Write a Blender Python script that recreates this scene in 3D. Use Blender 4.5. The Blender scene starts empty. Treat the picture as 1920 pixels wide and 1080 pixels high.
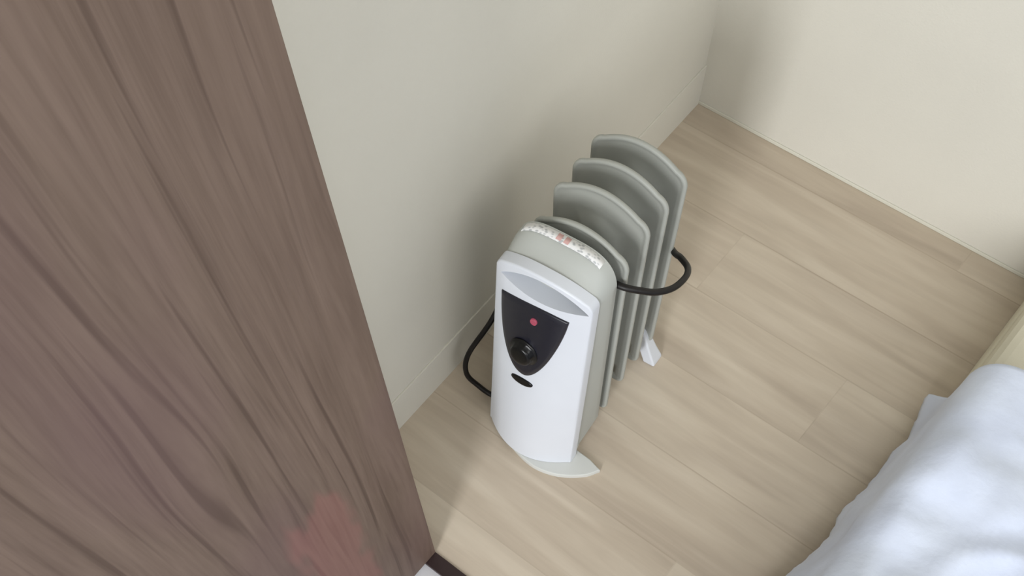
import bpy, bmesh, math, random
from mathutils import Vector, Matrix, noise
random.seed(4)
S = bpy.context.scene
col = S.collection

# ------------------------------------------------------------ camera
R0 = (0.7652221418, 0.6390686714, -0.0776292910)      # right
R1 = (0.5923687557, -0.7462038500, -0.3037746952)     # down
R2 = (-0.2520601731, 0.1864699640, -0.9495760221)     # forward
cd = bpy.data.cameras.new('camera'); cam = bpy.data.objects.new('camera', cd); col.objects.link(cam)
cam.matrix_world = Matrix(((R0[0], -R1[0], -R2[0], 0.60178), (R0[1], -R1[1], -R2[1], -1.24783),
                           (R0[2], -R1[2], -R2[2], 1.26), (0, 0, 0, 1)))
cd.sensor_width = 36.0; cd.lens = 1620.07 * 36 / 1920
cd.shift_x = (960 - 862.44) / 1920; cd.shift_y = (1119.31 - 540) / 1920
cd.clip_start = 0.02
S.camera = cam

# ------------------------------------------------------------ light
w = bpy.data.worlds.new('world'); S.world = w; w.use_nodes = True
w.node_tree.nodes['Background'].inputs[0].default_value = (0.86, 0.93, 1.0, 1)
w.node_tree.nodes['Background'].inputs[1].default_value = 0.54

def area(name, loc, target, sx, sy, power, color):
    l = bpy.data.lights.new(name, 'AREA'); l.shape = 'RECTANGLE'; l.size = sx; l.size_y = sy
    l.energy = power; l.color = color
    o = bpy.data.objects.new(name, l); col.objects.link(o); o.location = loc
    o.rotation_euler = (Vector(target) - Vector(loc)).to_track_quat('-Z', 'Y').to_euler()
    return o
area('window_daylight', (0.98, -3.3, 1.25), (0.35, -0.4, 0.2), 0.5, 1.3, 63, (0.985, 0.995, 1.0))
area('window_sky_light', (2.5, -1.75, 1.75), (0.5, -0.6, 0.1), 1.7, 1.3, 27, (1.0, 0.985, 0.96))

S.view_settings.view_transform = 'Standard'; S.view_settings.look = 'None'
S.view_settings.exposure = -0.21; S.view_settings.gamma = 1.0
S.view_settings.use_curve_mapping = False

# ------------------------------------------------------------ helpers
def sstep(a, b, x):
    t_ = min(1, max(0, (x - a) / (b - a))); return t_ * t_ * (3 - 2 * t_)

def srgb(r, g, b):
    f = lambda c: ((c / 255 + .055) / 1.055) ** 2.4 if c > 10 else c / 255 / 12.92
    return (f(r), f(g), f(b), 1)

def obj(name, verts, faces, m, parent=None, smooth=True, kind=None):
    me = bpy.data.meshes.new(name); me.from_pydata([tuple(v) for v in verts], [], faces); me.update()
    bm = bmesh.new(); bm.from_mesh(me); bmesh.ops.recalc_face_normals(bm, faces=bm.faces); bm.to_mesh(me); bm.free()
    if smooth: me.shade_smooth()
    o = bpy.data.objects.new(name, me); col.objects.link(o)
    if m: me.materials.append(m)
    if parent: o.parent = parent
    if kind: o['kind'] = kind
    return o

def box(name, lo, hi, m, parent=None, kind=None, bevel=0.0):
    bm = bmesh.new(); bmesh.ops.create_cube(bm, size=1)
    for v in bm.verts:
        v.co = Vector([lo[i] + (v.co[i] + .5) * (hi[i] - lo[i]) for i in range(3)])
    if bevel: bmesh.ops.bevel(bm, geom=bm.edges[:], offset=bevel, segments=3, affect='EDGES', profile=.5)
    me = bpy.data.meshes.new(name); bm.to_mesh(me); bm.free()
    o = bpy.data.objects.new(name, me); col.objects.link(o); me.materials.append(m)
    if parent: o.parent = parent
    if kind: o['kind'] = kind
    return o

def sharpen(o, deg=35):
    o.data.set_sharp_from_angle(angle=math.radians(deg)); return o

def mat(name, base=(.8, .8, .8, 1), rough=.5, spec=.5):
    m = bpy.data.materials.new(name); m.use_nodes = True
    b = m.node_tree.nodes['Principled BSDF']
    b.inputs['Base Color'].default_value = base; b.inputs['Roughness'].default_value = rough
    b.inputs['Specular IOR Level'].default_value = spec
    return m, m.node_tree.nodes, m.node_tree.links, b

def mapped(N, L, scale, rot=(0, 0, 0), loc=(0, 0, 0)):
    tc = N.new('ShaderNodeTexCoord'); mp = N.new('ShaderNodeMapping')
    mp.inputs['Scale'].default_value = scale; mp.inputs['Rotation'].default_value = rot; mp.inputs['Location'].default_value = loc
    L.new(tc.outputs['Object'], mp.inputs['Vector']); return mp.outputs['Vector']

def tex_noise(N, L, vec, scale=1, detail=4, rough=.55, dist=0):
    n = N.new('ShaderNodeTexNoise'); n.inputs['Scale'].default_value = scale; n.inputs['Detail'].default_value = detail
    n.inputs['Roughness'].default_value = rough; n.inputs['Distortion'].default_value = dist
    L.new(vec, n.inputs['Vector']); return n.outputs['Fac']

def ramp(N, L, fac, stops):
    r = N.new('ShaderNodeValToRGB'); e = r.color_ramp.elements
    while len(e) < len(stops): e.new(.5)
    for k, (p, c) in enumerate(stops): e[k].position = p; e[k].color = c
    L.new(fac, r.inputs['Fac']); return r.outputs['Color']

def mix(N, L, fac, a, b, mode='MIX'):
    n = N.new('ShaderNodeMix'); n.data_type = 'RGBA'; n.blend_type = mode
    for sock, val in ((0, fac), (6, a), (7, b)):
        if hasattr(val, 'default_value'): L.new(val, n.inputs[sock])
        else: n.inputs[sock].default_value = val
    return n.outputs[2]

def math_(N, L, op, a, b=None, c=None):
    n = N.new('ShaderNodeMath'); n.operation = op
    for k, v in enumerate((a, b, c)):
        if v is None: continue
        if hasattr(v, 'default_value'): L.new(v, n.inputs[k])
        else: n.inputs[k].default_value = v
    return n.outputs[0]

def bump(N, L, b, h, strength, dist=.002):
    n = N.new('ShaderNodeBump'); n.inputs['Strength'].default_value = strength; n.inputs['Distance'].default_value = dist
    L.new(h, n.inputs['Height']); L.new(n.outputs[0], b.inputs['Normal'])

# ------------------------------------------------------------ materials
def wallpaper(name, c):
    m, N, L, b = mat(name, c, .85, .2)
    v = mapped(N, L, (1, 1, 1))
    n1 = tex_noise(N, L, v, 3.0, 3)
    c2 = tuple(x * .95 for x in c[:3]) + (1,)
    L.new(ramp(N, L, n1, [(.35, c2), (.65, c)]), b.inputs['Base Color'])
    n2 = tex_noise(N, L, v, 320, 3)
    bump(N, L, b, n2, .25, .001)
    return m
M_wall = wallpaper('cream_wallpaper', srgb(220, 217, 207))
M_base = wallpaper('cream_baseboard', srgb(217, 215, 202))
M_ceil = wallpaper('ceiling_paper', srgb(225, 224, 218))

def floor_material():
    m, N, L, b = mat('pale_oak_planks', (.5, .4, .3, 1), .5, .35)
    tc = N.new('ShaderNodeTexCoord'); sp = N.new('ShaderNodeSeparateXYZ'); L.new(tc.outputs['Object'], sp.inputs[0])
    X, Y = sp.outputs[0], sp.outputs[1]
    row = math_(N, L, 'DIVIDE', math_(N, L, 'SUBTRACT', -.19, Y), .14)
    k = math_(N, L, 'FLOOR', row); fy = math_(N, L, 'FRACT', row)
    q = math_(N, L, 'DIVIDE', math_(N, L, 'SUBTRACT', X, math_(N, L, 'ADD', math_(N, L, 'MULTIPLY', k, .29), .23)), .9)
    cx = math_(N, L, 'FLOOR', q); fx = math_(N, L, 'FRACT', q)
    wn = N.new('ShaderNodeTexWhiteNoise'); wn.noise_dimensions = '2D'
    cb = N.new('ShaderNodeCombineXYZ'); L.new(k, cb.inputs[0]); L.new(cx, cb.inputs[1]); L.new(cb.outputs[0], wn.inputs['Vector'])
    rnd = wn.outputs['Value']
    # grain, stretched along x, shifted for each board
    gv = N.new('ShaderNodeCombineXYZ')
    L.new(math_(N, L, 'MULTIPLY', X, 3.2), gv.inputs[0]); L.new(math_(N, L, 'MULTIPLY', Y, 44), gv.inputs[1])
    L.new(math_(N, L, 'MULTIPLY', rnd, 37), gv.inputs[2])
    g1 = tex_noise(N, L, gv.outputs[0], 1.0, 5, .55, .6)
    gv2 = N.new('ShaderNodeCombineXYZ')
    L.new(math_(N, L, 'MULTIPLY', X, 2.0), gv2.inputs[0]); L.new(math_(N, L, 'MULTIPLY', Y, 11), gv2.inputs[1])
    L.new(math_(N, L, 'MULTIPLY', rnd, 19), gv2.inputs[2])
    g2 = tex_noise(N, L, gv2.outputs[0], 1.0, 4, .5, 1.2)
    c1 = ramp(N, L, g1, [(.32, srgb(158, 139, 118)), (.5, srgb(185, 168, 146)), (.68, srgb(206, 192, 172))])
    c2 = ramp(N, L, g2, [(.34, srgb(154, 134, 113)), (.5, srgb(184, 167, 145)), (.66, srgb(207, 193, 172))])
    c = mix(N, L, .5, c1, c2)
    c = mix(N, L, .30, c, srgb(214, 208, 198))
    c = mix(N, L, .12, c, ramp(N, L, rnd, [(0, srgb(150, 128, 106)), (1, srgb(214, 202, 182))]))
    # seams
    sy = math_(N, L, 'LESS_THAN', fy, .016)
    sx = math_(N, L, 'MULTIPLY', math_(N, L, 'LESS_THAN', fx, .0022), .5)
    seam = math_(N, L, 'MAXIMUM', sy, sx)
    c = mix(N, L, math_(N, L, 'MULTIPLY', seam, .22), c, srgb(120, 100, 80))
    L.new(c, b.inputs['Base Color'])
    bump(N, L, b, math_(N, L, 'SUBTRACT', g1, seam), .15, .001)
    return m
M_floor = floor_material()

def door_material():
    m, N, L, b = mat('walnut_veneer', (.2, .13, .1, 1), .55, .3)
    v1 = mapped(N, L, (1, 5, .75)); warp = tex_noise(N, L, v1, 1.3, 2)
    tc = N.new('ShaderNodeTexCoord'); sp = N.new('ShaderNodeSeparateXYZ'); L.new(tc.outputs['Object'], sp.inputs[0])
    Y, Z = sp.outputs[1], sp.outputs[2]
    yy = math_(N, L, 'ADD', Y, math_(N, L, 'MULTIPLY', warp, .10))
    def strand(sy, sz, det, off, r=.6):
        cb = N.new('ShaderNodeCombineXYZ')
        L.new(math_(N, L, 'MULTIPLY', yy, sy), cb.inputs[0]); L.new(math_(N, L, 'MULTIPLY', Z, sz), cb.inputs[1]); cb.inputs[2].default_value = off
        return tex_noise(N, L, cb.outputs[0], 1, det, r)
    a = strand(75, 3.0, 5, 1.7, .65); c_ = strand(22, 1.3, 4, 5.1); d = strand(160, 10, 3, 9.3)
    c1 = ramp(N, L, a, [(.28, srgb(82, 65, 55)), (.45, srgb(102, 85, 74)), (.60, srgb(115, 97, 86)), (.78, srgb(127, 109, 96))])
    c2 = ramp(N, L, c_, [(.3, srgb(87, 71, 62)), (.5, srgb(108, 91, 79)), (.7, srgb(123, 105, 94))])
    c3 = ramp(N, L, d, [(.3, srgb(88, 72, 63)), (.7, srgb(122, 105, 94))])
    c = mix(N, L, .5, c1, c2); c = mix(N, L, .34, c, c3)
    # dark pores
    p = strand(95, 2.2, 2, 14.2, .5)
    c = mix(N, L, ramp(N, L, p, [(.58, (0, 0, 0, 1)), (.68, (.6, .6, .6, 1))]), c, srgb(70, 54, 45))
    # slight mauve tinge in broad areas
    t = tex_noise(N, L, mapped(N, L, (1, 4, 2.4)), 1.0, 2)
    c = mix(N, L, ramp(N, L, t, [(.52, (0, 0, 0, 1)), (.66, (.35, .35, .35, 1))]), c, srgb(104, 80, 82))
    # faded reddish patch low on the panel
    def inside(S_, lo, hi, soft):
        n1 = N.new('ShaderNodeMapRange'); n1.interpolation_type = 'SMOOTHSTEP'
        n1.inputs[1].default_value = lo - soft; n1.inputs[2].default_value = lo + soft; L.new(S_, n1.inputs[0])
        n2 = N.new('ShaderNodeMapRange'); n2.interpolation_type = 'SMOOTHSTEP'
        n2.inputs[1].default_value = hi - soft; n2.inputs[2].default_value = hi + soft; n2.inputs[3].default_value = 1; n2.inputs[4].default_value = 0
        L.new(S_, n2.inputs[0]); return math_(N, L, 'MULTIPLY', n1.outputs[0], n2.outputs[0])
    wn = tex_noise(N, L, mapped(N, L, (1, 22, 9)), 1.0, 2)
    off = math_(N, L, 'MULTIPLY', math_(N, L, 'SUBTRACT', wn, .5), .07)
    YW = math_(N, L, 'ADD', Y, off); ZW = math_(N, L, 'ADD', Z, math_(N, L, 'MULTIPLY', off, 3.0))
    st = math_(N, L, 'MULTIPLY', inside(YW, STAIN[0], STAIN[1], .010), inside(ZW, STAIN[2], STAIN[3], .022))
    c = mix(N, L, math_(N, L, 'MULTIPLY', st, .34), c, srgb(152, 98, 94))
    L.new(c, b.inputs['Base Color'])
    bump(N, L, b, a, .12, .001)
    return m
STAIN = (-1.150, -1.068, 0.10, 0.425)
M_door = door_material()

def plastic(name, c, rough=.42, spec=.45):
    m, N, L, b = mat(name, c, rough, spec)
    n = tex_noise(N, L, mapped(N, L, (1, 1, 1)), 9, 3)
    L.new(ramp(N, L, n, [(.3, tuple(x * .96 for x in c[:3]) + (1,)), (.7, c)]), b.inputs['Base Color'])
    bump(N, L, b, tex_noise(N, L, mapped(N, L, (1, 1, 1)), 600, 2), .04, .0005)
    return m
M_white = plastic('white_plastic', srgb(212, 216, 224), .38)
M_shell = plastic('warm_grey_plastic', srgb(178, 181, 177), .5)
M_plate = plastic('pale_grey_plastic', srgb(206, 208, 205), .45)
M_fin = plastic('grey_painted_steel', srgb(162, 164, 158), .5)
M_dark = plastic('smoky_black_plastic', srgb(28, 28, 38), .28, .5)
M_black = plastic('gloss_black_plastic', srgb(8, 8, 10), .28, .35)
M_cord = plastic('black_rubber', srgb(16, 11, 10), .45, .4)
M_thresh = plastic('dark_brown_trim', srgb(46, 32, 32), .45)
M_hall = wallpaper('pale_hall_floor', srgb(205, 204, 208))
M_bedside = wallpaper('cream_bed_fabric', srgb(214, 209, 190))

def cloth_material():
    m, N, L, b = mat('white_cotton', srgb(218, 226, 245), .9, .15)
    b.inputs['Sheen Weight'].default_value = .15
    v = mapped(N, L, (1, 1, 1))
    n = tex_noise(N, L, v, 6, 4)
    L.new(ramp(N, L, n, [(.35, srgb(208, 217, 238)), (.65, srgb(222, 231, 249))]), b.inputs['Base Color'])
    bump(N, L, b, tex_noise(N, L, v, 22, 5), .35, .006)
    return m
M_cloth = cloth_material()

def label_material():
    m, N, L, b = mat('printed_sticker', srgb(215, 216, 216), .45)
    v = mapped(N, L, (170, 260, 1))
    n = N.new('ShaderNodeTexVoronoi'); n.inputs['Scale'].default_value = 1; L.new(v, n.inputs['Vector'])
    c = ramp(N, L, n.outputs['Distance'], [(.25, srgb(176, 178, 180)), (.5, srgb(228, 228, 228))])
    L.new(c, b.inputs['Base Color']); return m
M_label = label_material()
M_labelred = plastic('red_print', srgb(204, 164, 160), .5)

# ------------------------------------------------------------ room
def plane(name, pts, m, kind='structure'):
    return obj(name, pts, [(0, 1, 2, 3)], m, smooth=False, kind=kind)
RX = 2.6; FY = -3.0; CH = 2.35
box('floor', (-.02, -.968, -.03), (RX, 0.0, 0), M_floor, kind='structure')
box('wall_left', (-.12, -.968, -.03), (0, 0, CH), M_wall, kind='structure')
box('wall_back', (-.12, 0, -.03), (RX, .12, CH), M_wall, kind='structure')
box('ceiling', (-.12, -3.0, CH), (RX, .12, CH + .08), M_ceil, kind='structure')
box('baseboard_left', (0, -.968, 0), (.003, 0, .078), M_wall, kind='structure', bevel=.0006)
box('baseboard_back', (.003, -.0025, 0), (RX, 0, .006), M_base, kind='structure', bevel=.001)
box('wall_front', (-.12, -1.04, -.03), (.150, -.968, CH), M_wall, kind='structure')
t = box('trim_1', (.150, -.992, -.03), (RX, -.968, .003), M_thresh, kind='structure', bevel=.001)
box('hall_floor', (-.12, FY, -.034), (RX, -.992, -.004), M_hall, kind='structure')['kind'] = 'structure'

d = box('wooden_door', (.155, -1.95, .006), (.192, -.969, 2.05), M_door, bevel=.0008)
d['label'] = 'brown walnut grain door panel standing open at the left'; d['category'] = 'door'

# ------------------------------------------------------------ bed and duvet
bed = bpy.data.objects.new('bed', None); col.objects.link(bed); bed.location = (1.15, -.95, 0)
bed['label'] = 'low cream bed along the right, mostly under a white duvet'; bed['category'] = 'bed'
bo = Vector(bed.location)
def bbox_(name, lo, hi, m, bv):
    return box(name, Vector(lo) - bo, Vector(hi) - bo, m, bed, bevel=bv)
bbox_('bed_base', (.664, -1.95, .0), (1.62, -.02, .085), M_bedside, .006)
bbox_('mattress', (.666, -1.95, .085), (1.62, -.02, .155), M_bedside, .02)

def spline(pts, n):
    out = []
    P = [pts[0]] + list(pts) + [pts[-1]]
    for i in range(1, len(P) - 2):
        for k in range(n):
            t_ = k / n; a, b, c, d = [Vector(p).to_3d() if len(p) == 2 else Vector(p) for p in P[i - 1:i + 3]]
            out.append(.5 * ((2 * b) + (-a + c) * t_ + (2 * a - 5 * b + 4 * c - d) * t_ ** 2 + (-a + 3 * b - 3 * c + d) * t_ ** 3))
    out.append(Vector(pts[-1]).to_3d()); return out
def lerp_tab(tab, x):
    if x <= tab[0][0]: return tab[0][1]
    for (a, fa), (b, fb) in zip(tab, tab[1:]):
        if x <= b: 
            t = (x - a) / (b - a); return fa + (fb - fa) * t
    return tab[-1][1]
# hem: distance along -y -> (x, z) of the hanging edge
HX = [(.28, .640), (.31, .6325), (.345, .640), (.39, .6495), (.42, .6440), (.47, .6465), (.53, .6405), (.545, .6365), (.60, .6440), (.64, .6385), (.68, .630), (.72, .622), (.8, .615), (1.2, .60), (2., .6)]
HZ = [(.28, .05), (.31, .03), (.345, .03), (.4, .03), (.55, .03), (.7, .035), (2., .04)]
def duvet():
    NY, NX = 260, 130
    V = []; F = []
    for i in range(NY + 1):
        s = i / NY
        for j in range(NX + 1):
            r = j / NX                                     # 0 hem .. 1 far
            # back edge slants: hem corner at y=-.30, top edge at y=-.46
            y0 = lerp_tab([(0, .306), (.02, .312), (.05, .330), (.10, .334), (.18, .332), (.3, .332), (.5, .35), (1, .40)], r) + .004 * math.sin(r * 26)
            d_ = y0 + (1.93 - y0) * s
            hx = lerp_tab(HX, d_); hz = lerp_tab(HZ, d_)
            L1 = .135
            q = r * 1.25                                     # arc length
            if q < L1:
                t_ = q / L1
                e_ = max(0, 1 - s * 12); g_ = t_ ** 1.3 * (1 - e_) + sstep(0, .5, t_) * e_;  x = hx + (.659 - hx) * g_; z = hz + (.155 - hz) * t_
            elif q < L1 + .09:
                a = (q - L1) / .09 * math.pi / 2
                x = .659 + .051 * (1 - math.cos(a)); z = .155 + .045 * math.sin(a)
            else:
                x = .71 + (q - L1 - .09); z = .20
            p = Vector((x, -d_, z))
            n1 = noise.noise(Vector((x * 5.2, d_ * 4.3, z * 3 + 2.2)))
            n2 = noise.noise(Vector((x * 11 + 5, d_ * 10, z * 9)))
            n3 = noise.noise(Vector((x * 26, d_ * 22 + 3, z * 20)))
            edge = 1
            n4 = 1 - abs(noise.noise(Vector((x * 9 + d_ * 4 + 1.7, d_ * 5.5 - x * 3, 4.4)))) * 2.4
            amp = .048 * n1 + .016 * n2 + .006 * n3 + .012 * max(0, n4)
            if q > L1:
                p.z += (amp + .015) * min(1, (q - L1) / .12 + .2) * (min(1, s * 9) * .8 + .2)
                p.z = max(p.z, .162)
            else:
                p.x += (abs(.022 * n2) * -.3 + .004 * n3) * min(1, q / .1)
                fr = noise.noise(Vector((d_ * 75, 3.3, 0)))
                p.x += .0035 * fr * max(0, 1 - q / .03) - .003 * math.exp(-((q - .032) / .006) ** 2) * -1
                p.z += .006 * noise.noise(Vector((d_ * 48, 9.1, 0))) * max(0, 1 - q / .03)
                p.x = min(p.x, .658)
            V.append(p)
    for i in range(NY):
        for j in range(NX):
            a = i * (NX + 1) + j; F.append((a, a + 1, a + NX + 2, a + NX + 1))
    o = obj('duvet', V, F, M_cloth)
    md = o.modifiers.new('thick', 'SOLIDIFY'); md.thickness = .006; md.offset = 1
    o['label'] = 'rumpled white duvet draped over the edge of the bed'; o['category'] = 'duvet'
    return o
duvet()

# ------------------------------------------------------------ heater
H0 = Vector((.1743, -.4892, 0)); TH = .0781
heater = bpy.data.objects.new('oil_radiator_heater', None); col.objects.link(heater)
heater.location = H0; heater.rotation_euler = (0, 0, TH)
heater['label'] = 'small white and grey oil-filled radiator heater with black control panel standing by the wall'
heater['category'] = 'heater'
UC = -.0065      # centre line of the front cover

# --- one fin: rings stepping inwards from the outline
def fin_outline(w, zb, zs, arch, r, n=10):
    pts = []
    hw = w / 2
    def arc(cx, cz, rr, a0, a1, k):
        return [(cx + rr * math.cos(a0 + (a1 - a0) * i / k), cz + rr * math.sin(a0 + (a1 - a0) * i / k)) for i in range(k + 1)]
    rb = .012
    pts += arc(-hw + rb, zb + rb, rb, 1.5 * math.pi, math.pi, 6)         # bottom left
    pts += [(-hw, zb + (zs - zb) * k / 8) for k in range(1, 8)]
    tl = arc(-hw + r, zs, r, math.pi, math.pi * .58, n); pts += tl
    xa, za = tl[-1]
    m = 16
    for i in range(1, m):
        x = xa + (-2 * xa) * i / m
        pts.append((x, za + (arch) * (1 - (x / xa) ** 2)))
    pts += [(-x, z) for x, z in reversed(tl)]
    pts += [(hw, zs - (zs - zb) * k / 8) for k in range(1, 8)]
    pts += arc(hw - rb, zb + rb, rb, 0, -.5 * math.pi, 6)
    return pts
def make_fin():
    O = fin_outline(.140, .038, .366, .0175, .022)
    n = len(O); cz = .2
    # half thickness at inset fraction (metres inside the outline)
    prof = [(0.0, .0003), (.0003, .0020), (.0012, .0030), (.0030, .0034), (.0050, .0030), (.0066, .0018), (.010, .0016), (.013, .0016)]
    inner = [(.12, .0016), (.26, .0016), (.40, .0018), (.52, .0050), (.62, .0092), (.75, .0105), (.97, .0110)]
    V = []; ringsF = []; 
    # inset by moving along the inward normal
    def inset(dist):
        out = []
        for i in range(n):
            a = Vector(O[i - 1]); b = Vector(O[(i + 1) % n]); t_ = (b - a).normalized()
            nn = Vector((t_.y, -t_.x)); out.append(Vector(O[i]) + nn * dist)
        return out
    rings = [(inset(d_), h) for d_, h in prof]
    last = rings[-1][0]
    for fr, h in inner:
        ring = []
        for p in last:
            ring.append(Vector((p.x * (1 - fr), .21 + (p.y - .21) * (1 - .30 * fr))))
        rings.append((ring, h))
    F = []
    for side in (1, -1):
        base = len(V)
        for ring, h in rings:
            V += [Vector((p.x, side * h, p.y)) for p in ring]
        for k in range(len(rings) - 1):
            for i in range(n):
                a = base + k * n + i; b = base + k * n + (i + 1) % n
                F.append((a, b, b + n, a + n))
        F.append(tuple(base + (len(rings) - 1) * n + i for i in range(n)))
    m_ = len(rings) * n
    for i in range(n):
        F.append((i, (i + 1) % n, m_ + (i + 1) % n, m_ + i))
    return V, F
fV, fF = make_fin()
fin0 = obj('radiator_fin', fV, fF, M_fin, heater)
fin0.location = (0, 0, 0)
for k in range(1, 4):
    c = fin0.copy(); col.objects.link(c); c.parent = heater; c.location = (0, -.0437 * k, 0)
    if k == 3: c.location = (.001, -.135, -.012)

def tube(name, path, r, m, parent, seg=14, caps=True, radii=None):
    V = []; F = []; n = len(path); up = Vector((0, 0, 1)); prev = None
    for i, p in enumerate(path):
        t_ = (path[min(i + 1, n - 1)] - path[max(i - 1, 0)]).normalized()
        if prev is None:
            a = t_.cross(up if abs(t_.z) < .9 else Vector((1, 0, 0))).normalized()
        else:
            a = (prev - t_ * prev.dot(t_)).normalized()
        prev = a; b = t_.cross(a); rr = radii[i] if radii else r
        V += [p + (a * math.cos(2 * math.pi * k / seg) + b * math.sin(2 * math.pi * k / seg)) * rr for k in range(seg)]
    for i in range(n - 1):
        for k in range(seg):
            F.append((i * seg + k, i * seg + (k + 1) % seg, (i + 1) * seg + (k + 1) % seg, (i + 1) * seg + k))
    if caps: F += [tuple(range(seg)), tuple((n - 1) * seg + k for k in range(seg))]
    return obj(name, V, F, m, parent)
for z in (.088, .325):
    tube('connecting_pipe', [Vector((0, v / 1000, z)) for v in range(10, -176, -15)], .0135, M_fin, heater, 24)

# --- body cover
HWD = .0745
def ztop(u, hw=HWD, drop=0.0):
    t_ = min(1, abs(u) / hw)
    return .343 + .050 * (max(0, 1 - t_ ** 3.6)) ** (1 / 2.0) - drop
def zfront(u, hw):
    t_ = min(1, abs(u) / hw)
    e = max(0, (t_ - .90) / .10)
    return .3560 + .0215 * (1 - t_ ** 2.2) - .009 * (1 - math.sqrt(max(0, 1 - e * e)))
def hwp(z): return .0778 - .0062 * z / .36
def vfront(u, z):
    bulge = (.030 - .020 * min(1, z / .355))
    return -(.2055 + .0345 * (1 - min(z, .39) / .355) + bulge * (1 - min(1, (u / HWD) ** 2)))
def side_cover():
    # shell wrapping the sides and the top, open below; cross-section swept towards the front
    hw = HWD - .0012
    vs = [(-.1510, .0030), (-.1518, .0010), (-.1532, 0), (-.165, 0), (-.17, 0), (-.176, 0), (-.182, 0), (-.188, 0), (-.194, 0), (-.200, 0)]
    V = []; F = []; n = None
    for v, s_ in vs:
        f = sstep(-.162, -.200, v) if v < -.162 else 0
        prof = []
        K = 60
        def top(u): return (1 - f) * ztop(u, hw, .0025) + f * (zfront(u, hw) - .0028)
        def hwz(z): return hw * (1 - f) + (hwp(z) - .0024) * f
        ze = top(hw)
        low = [.024 + (ze - .024) * i / 14 for i in range(14)]
        prof += [(-hwz(z), z) for z in low]
        for i in range(K + 1):
            a = -math.pi / 2 + math.pi * i / K; k = math.sin(a)
            prof.append((k * hwz(ze), top(k * hw)))
        prof += [(hwz(z), z) for z in reversed(low)]
        n = len(prof)
        for u, z in prof:
            k = 1 - s_ / .07
            vv = v
            if v < -.176: vv = -.176 - (-.176 - v) / .024 * (abs(vfront(HWD, z)) - .176 - .0035)
            V.append(Vector((UC + u * k, vv, .2 + (z - .2) * k)))
    for r_ in range(len(vs) - 1):
        for i in range(n - 1):
            F.append((r_ * n + i, r_ * n + i + 1, (r_ + 1) * n + i + 1, (r_ + 1) * n + i))
    F.append(tuple(range(n)))     # back plate
    return sharpen(obj('side_cover', V, F, M_shell, heater), 40)
cover = side_cover(); cover['label'] = 'warm grey plastic side and top cover'

RC, RW = -.0035, .0645      # handle recess centre and half width (heater coordinates)
def lens(u):
    t_ = max(-1, min(1, (u - RC) / RW))
    lo = .3365 + .0075 * t_ * t_ + .001 * t_
    k = (1 - t_ * t_)
    return lo, lo + .0003 + .0345 * k ** .9 - .003 * k * (1 - k), .026 * min(1, (1 - abs(t_)) * 4) ** .6
def front_panel():
    NU = 180
    V = []; F = []
    zb0 = .009
    rows = [('a', i / 90) for i in range(91)] + [('r', i / 12) for i in range(13)] + [('b', i / 30) for i in range(31)]
    NZ = len(rows) - 1
    for kind, b in rows:
        for i in range(NU + 1):
            a = -1 + 2 * i / NU
            a2 = math.sin(a * math.pi / 2) * .3 + a * .7
            zt = zfront(a2, 1.0)
            hw = hwp(.34); u = a2 * hw
            lo, hi, dep = lens(UC + u)
            if kind == 'a': z = zb0 + (lo - zb0) * b; dp = 0
            elif kind == 'r': z = lo + (hi - lo) * b; dp = dep
            else: z = hi + (zt - hi) * (1 - (1 - b) ** 1.6); dp = 0
            hw = hwp(z); u = a2 * hw
            dist = min(hw - abs(u), zt - z)
            fil = 0
            R_ = .0028
            if dist < R_:
                fil = R_ - math.sqrt(max(0, R_ * R_ - (R_ - dist) ** 2))
            V.append(Vector((UC + u, vfront(u, z) + fil + dp, z)))
    W1 = NU + 1
    for j in range(NZ):
        for i in range(NU):
            F.append((j * W1 + i, j * W1 + i + 1, (j + 1) * W1 + i + 1, (j + 1) * W1 + i))
    # return flange going backwards around the rim
    rim = [j * W1 for j in range(NZ, -1, -1)][::-1] + [NZ * W1 + i for i in range(1, NU)] + [j * W1 + NU for j in range(NZ, -1, -1)]
    base = len(V)
    for idx in rim:
        p = V[idx].copy(); p.y = p.y + .014; V.append(p)
    for k in range(len(rim) - 1):
        F.append((rim[k], rim[k + 1], base + k + 1, base + k))
    o = obj('front_panel', V, F, M_white, heater)
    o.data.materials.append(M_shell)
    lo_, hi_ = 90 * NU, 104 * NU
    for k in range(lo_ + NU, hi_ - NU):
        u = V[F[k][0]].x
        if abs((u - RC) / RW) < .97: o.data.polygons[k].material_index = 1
    return sharpen(o, 45)
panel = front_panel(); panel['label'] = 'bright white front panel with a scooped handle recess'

def on_front(u, z, off=.001):      # u in heater coordinates
    return Vector((u, vfront(u - UC, z) - off, z))

def patch(name, outline, m, parent, thick=.0022, rings=7, bev=.0008):
    # shape following the curved front: outline list of (u, z)
    cu = sum(p[0] for p in outline) / len(outline); cz = sum(p[1] for p in outline) / len(outline)
    n = len(outline); V = []; F = []
    V += [on_front(u, z, -.001) for u, z in outline]
    V += [on_front(u, z, thick - bev) for u, z in outline]
    sc = [1 - bev * 1.2 / .05] + [1 - (k + 1) / rings for k in range(rings - 1)]
    for s_ in sc:
        V += [on_front(cu + (u - cu) * s_, cz + (z - cz) * s_, thick) for u, z in outline]
    V.append(on_front(cu, cz, thick))
    R_ = 2 + len(sc)
    for k in range(R_ - 1):
        for i in range(n):
            F.append((k * n + i, k * n + (i + 1) % n, (k + 1) * n + (i + 1) % n, (k + 1) * n + i))
    for i in range(n): F.append(((R_ - 1) * n + i, (R_ - 1) * n + (i + 1) % n, R_ * n))
    return obj(name, V, F, m, parent)

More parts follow.
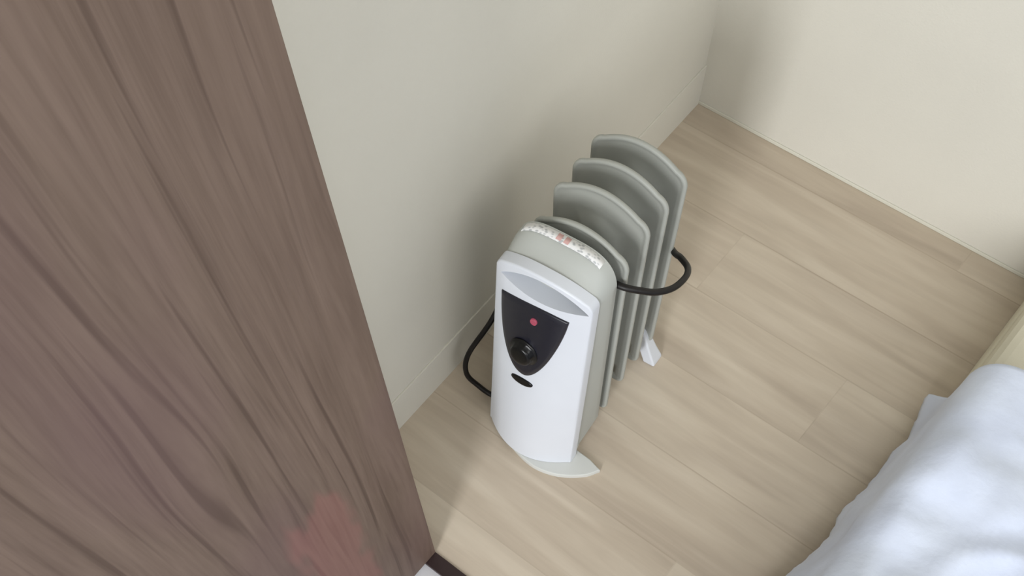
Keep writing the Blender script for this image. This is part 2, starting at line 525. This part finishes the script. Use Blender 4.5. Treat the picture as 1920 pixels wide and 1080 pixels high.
def shield():
    # top edge nearly straight, sides drawing in to a rounded foot (traced outline)
    P = [(-.0645, .3165), (-.0635, .290), (-.0600, .2600), (-.0540, .2360), (-.0450, .2150), (-.0330, .2000), (-.0200, .1945), (-.0080, .1975),
         (.0050, .2120), (.0180, .2380), (.0290, .2720), (.0360, .3030), (.0390, .3250)]
    q = [(p.x, p.y) for p in spline(P, 5)]
    T = [(.0390, .3250), (.0130, .3278), (-.0120, .3272), (-.0400, .3228), (-.0645, .3165)]
    return (q + [(p.x, p.y) for p in spline(T, 5)][1:-1])[::-1]
ctrl = patch('control_panel', shield(), M_dark, heater, .0026)
ctrl['label'] = 'smoky black shield-shaped control panel'

def knob():
    c = on_front(-.0180, .2400, .0022)
    e = .002
    nrm = Vector((0, -1, .10)).normalized()
    q = nrm.to_track_quat('Z', 'Y')
    prof = [(.0225, 0), (.0225, .0015), (.0212, .0022), (.0175, .0026), (.0168, .0088), (.0160, .0102), (.014, .0112), (.009, .0117), (0, .0118)]
    seg = 48; V = []; F = []
    for k, (r, h) in enumerate(prof[:-1]):
        for i in range(seg):
            a = 2 * math.pi * i / seg
            rr = r * (1 - (.025 if (3 <= k <= 4 and i % 4 < 2) else 0))
            V.append(c + q @ Vector((rr * math.cos(a), rr * math.sin(a), h)))
    V.append(c + q @ Vector((0, 0, prof[-1][1])))
    for k in range(len(prof) - 2):
        for i in range(seg):
            F.append((k * seg + i, k * seg + (i + 1) % seg, (k + 1) * seg + (i + 1) % seg, (k + 1) * seg + i))
    b = (len(prof) - 2) * seg
    for i in range(seg): F.append((b + i, b + (i + 1) % seg, len(V) - 1))
    o = obj('control_knob', V, F, M_black, ctrl)
    V = []; 
    cc = c + q @ Vector((-.0, .0, .0186))
    g = [(-.0012, .004), (.0012, .004), (.0012, .0155), (-.0012, .0155)]
    vs = [cc + q @ Vector((x, y, 0)) for x, y in g] + [cc + q @ Vector((x, y, -.001)) for x, y in g]
    return o
knob()

def disc_patch(name, cu, cz, ru, rz, m, parent, thick, tilt=0, n=32):
    pts = []
    for i in range(n):
        a = -2 * math.pi * i / n
        x, y = ru * math.cos(a), rz * math.sin(a)
        pts.append((cu + x * math.cos(tilt) - y * math.sin(tilt), cz + x * math.sin(tilt) + y * math.cos(tilt)))
    return patch(name, pts, m, parent, thick, 5, .0006)
m, N, L, b = mat('red_indicator', srgb(120, 50, 65), .4)
b.inputs['Emission Color'].default_value = srgb(225, 105, 130); b.inputs['Emission Strength'].default_value = .30
il = disc_patch('indicator_lamp', -.0075, .3045, .0050, .0048, m, ctrl, .0048); il['label'] = 'glowing pinkish red indicator lamp'
bd = disc_patch('badge', -.0170, .1785, .0190, .0062, M_black, panel, .0020, .12); bd['label'] = 'small black oval badge'

# --- sticker along the back edge of the top
def sticker():
    u0, u1 = -.066, .048; v0, v1 = -.1560, -.1680
    K = 40
    def P(u, v, o): return Vector((u, v, ztop(u - UC, HWD - .0022, .0025) + o))
    V = []; F = []
    for i in range(K + 1):
        u = u0 + (u1 - u0) * i / K
        V += [P(u, v0, -.0006), P(u, v0, .0008), P(u, v1, .0008), P(u, v1, -.0006)]
    for i in range(K):
        for k in range(3): F.append((i * 4 + k, i * 4 + k + 1, i * 4 + k + 5, i * 4 + k + 4))
    s_ = obj('warning_label', V, F, M_label, cover); s_['label'] = 'pale printed warning sticker'
    for (a, b_) in ((-.017, -.010), (-.006, .001)):
        V = []; F = []
        for i in range(9):
            u = a + (b_ - a) * i / 8
            V += [P(u, v0 - .001, .0009), P(u, v0 - .001, .0012), P(u, v1 + .0015, .0012), P(u, v1 + .0015, .0009)]
        for i in range(8):
            for k in range(3): F.append((i * 4 + k, i * 4 + k + 1, i * 4 + k + 5, i * 4 + k + 4))
        o = obj('label_print', V, F, M_labelred, cover); o['label'] = 'faded red print on the sticker'
sticker()

# --- feet
def extrude_outline(name, pts, z0, z1, m, parent, bev=.0015):
    bm = bmesh.new(); vs = [bm.verts.new((x, y, z0)) for x, y in pts]; f = bm.faces.new(vs)
    r = bmesh.ops.extrude_face_region(bm, geom=[f])
    for v in r['geom']:
        if isinstance(v, bmesh.types.BMVert): v.co.z = z1
    bmesh.ops.recalc_face_normals(bm, faces=bm.faces)
    ed = [e for e in bm.edges if abs(e.verts[0].co.z - e.verts[1].co.z) < 1e-6 and e.verts[0].co.z > z0 + 1e-4]
    bmesh.ops.bevel(bm, geom=ed, offset=bev, segments=2, affect='EDGES', profile=.5)
    me = bpy.data.meshes.new(name); bm.to_mesh(me); bm.free()
    o = bpy.data.objects.new(name, me); col.objects.link(o); me.materials.append(m); o.parent = parent
    return o
arc = spline([(-.078, -.205), (-.079, -.232), (-.052, -.2480), (-.018, -.2655), (.025, -.2745), (.066, -.2660), (.101, -.2440), (.117, -.2230)], 6)
ff = extrude_outline('front_foot', [(p.x, p.y) for p in arc] + [(.094, -.2160), (.066, -.2130), (.055, -.165), (-.060, -.165)], 0, .0085, M_plate, heater)
for s_ in (1, -1):
    # splayed rear foot: narrow at the fin, wide on the floor
    prof = [(.052, .066, .005), (.058, .060, .007), (.067, .042, .009), (.078, .021, .011), (.087, .006, .013), (.089, .0, .0135)]
    V = []; F = []
    for (u, z, hv) in prof:
        V += [Vector((s_ * u, -.002 - hv, z)), Vector((s_ * u, -.002 + hv, z)), Vector((s_ * (u - .022), -.002 + hv, z)), Vector((s_ * (u - .022), -.002 - hv, z))]
    for i in range(len(prof) - 1):
        for k in range(4): F.append((i * 4 + k, i * 4 + (k + 1) % 4, i * 4 + 4 + (k + 1) % 4, i * 4 + 4 + k))
    F += [(0, 1, 2, 3), tuple(len(V) - 4 + k for k in range(4))]
    o = obj('rear_foot', V, F, M_white, heater, smooth=False)
    md = o.modifiers.new('bevel', 'BEVEL'); md.width = .003; md.segments = 3

# --- power cord
inv = (Matrix.Translation(H0) @ Matrix.Rotation(TH, 4, 'Z')).inverted()
cr = [(.040, -.146, .338), (.0600, -.1475, .340), (.0765, -.1453, .340), (.0909, -.1364, .335), (.106, -.1208, .325), (.118, -.0969, .315),
      (.1201, -.0674, .305), (.1119, -.0439, .293), (.0915, -.0220, .276), (.0770, -.0060, .258), (.055, .0130, .243), (.0, .022, .25), (-.055, .010, .235), (-.083, -.030, .215)]
cw = [(.078, -.57, .20), (.062, -.615, .175),
      (.0560, -.6600, .130), (.0420, -.700, .082), (.0450, -.712, .045), (.0640, -.7060, .018), (.0870, -.7010, .007), (.115, -.69, .0055), (.16, -.67, .0055)]
path = spline(cr + [tuple(inv @ Vector(p)) for p in cw], 8)
tube('power_cord', path, .0043, M_cord, heater, 12)
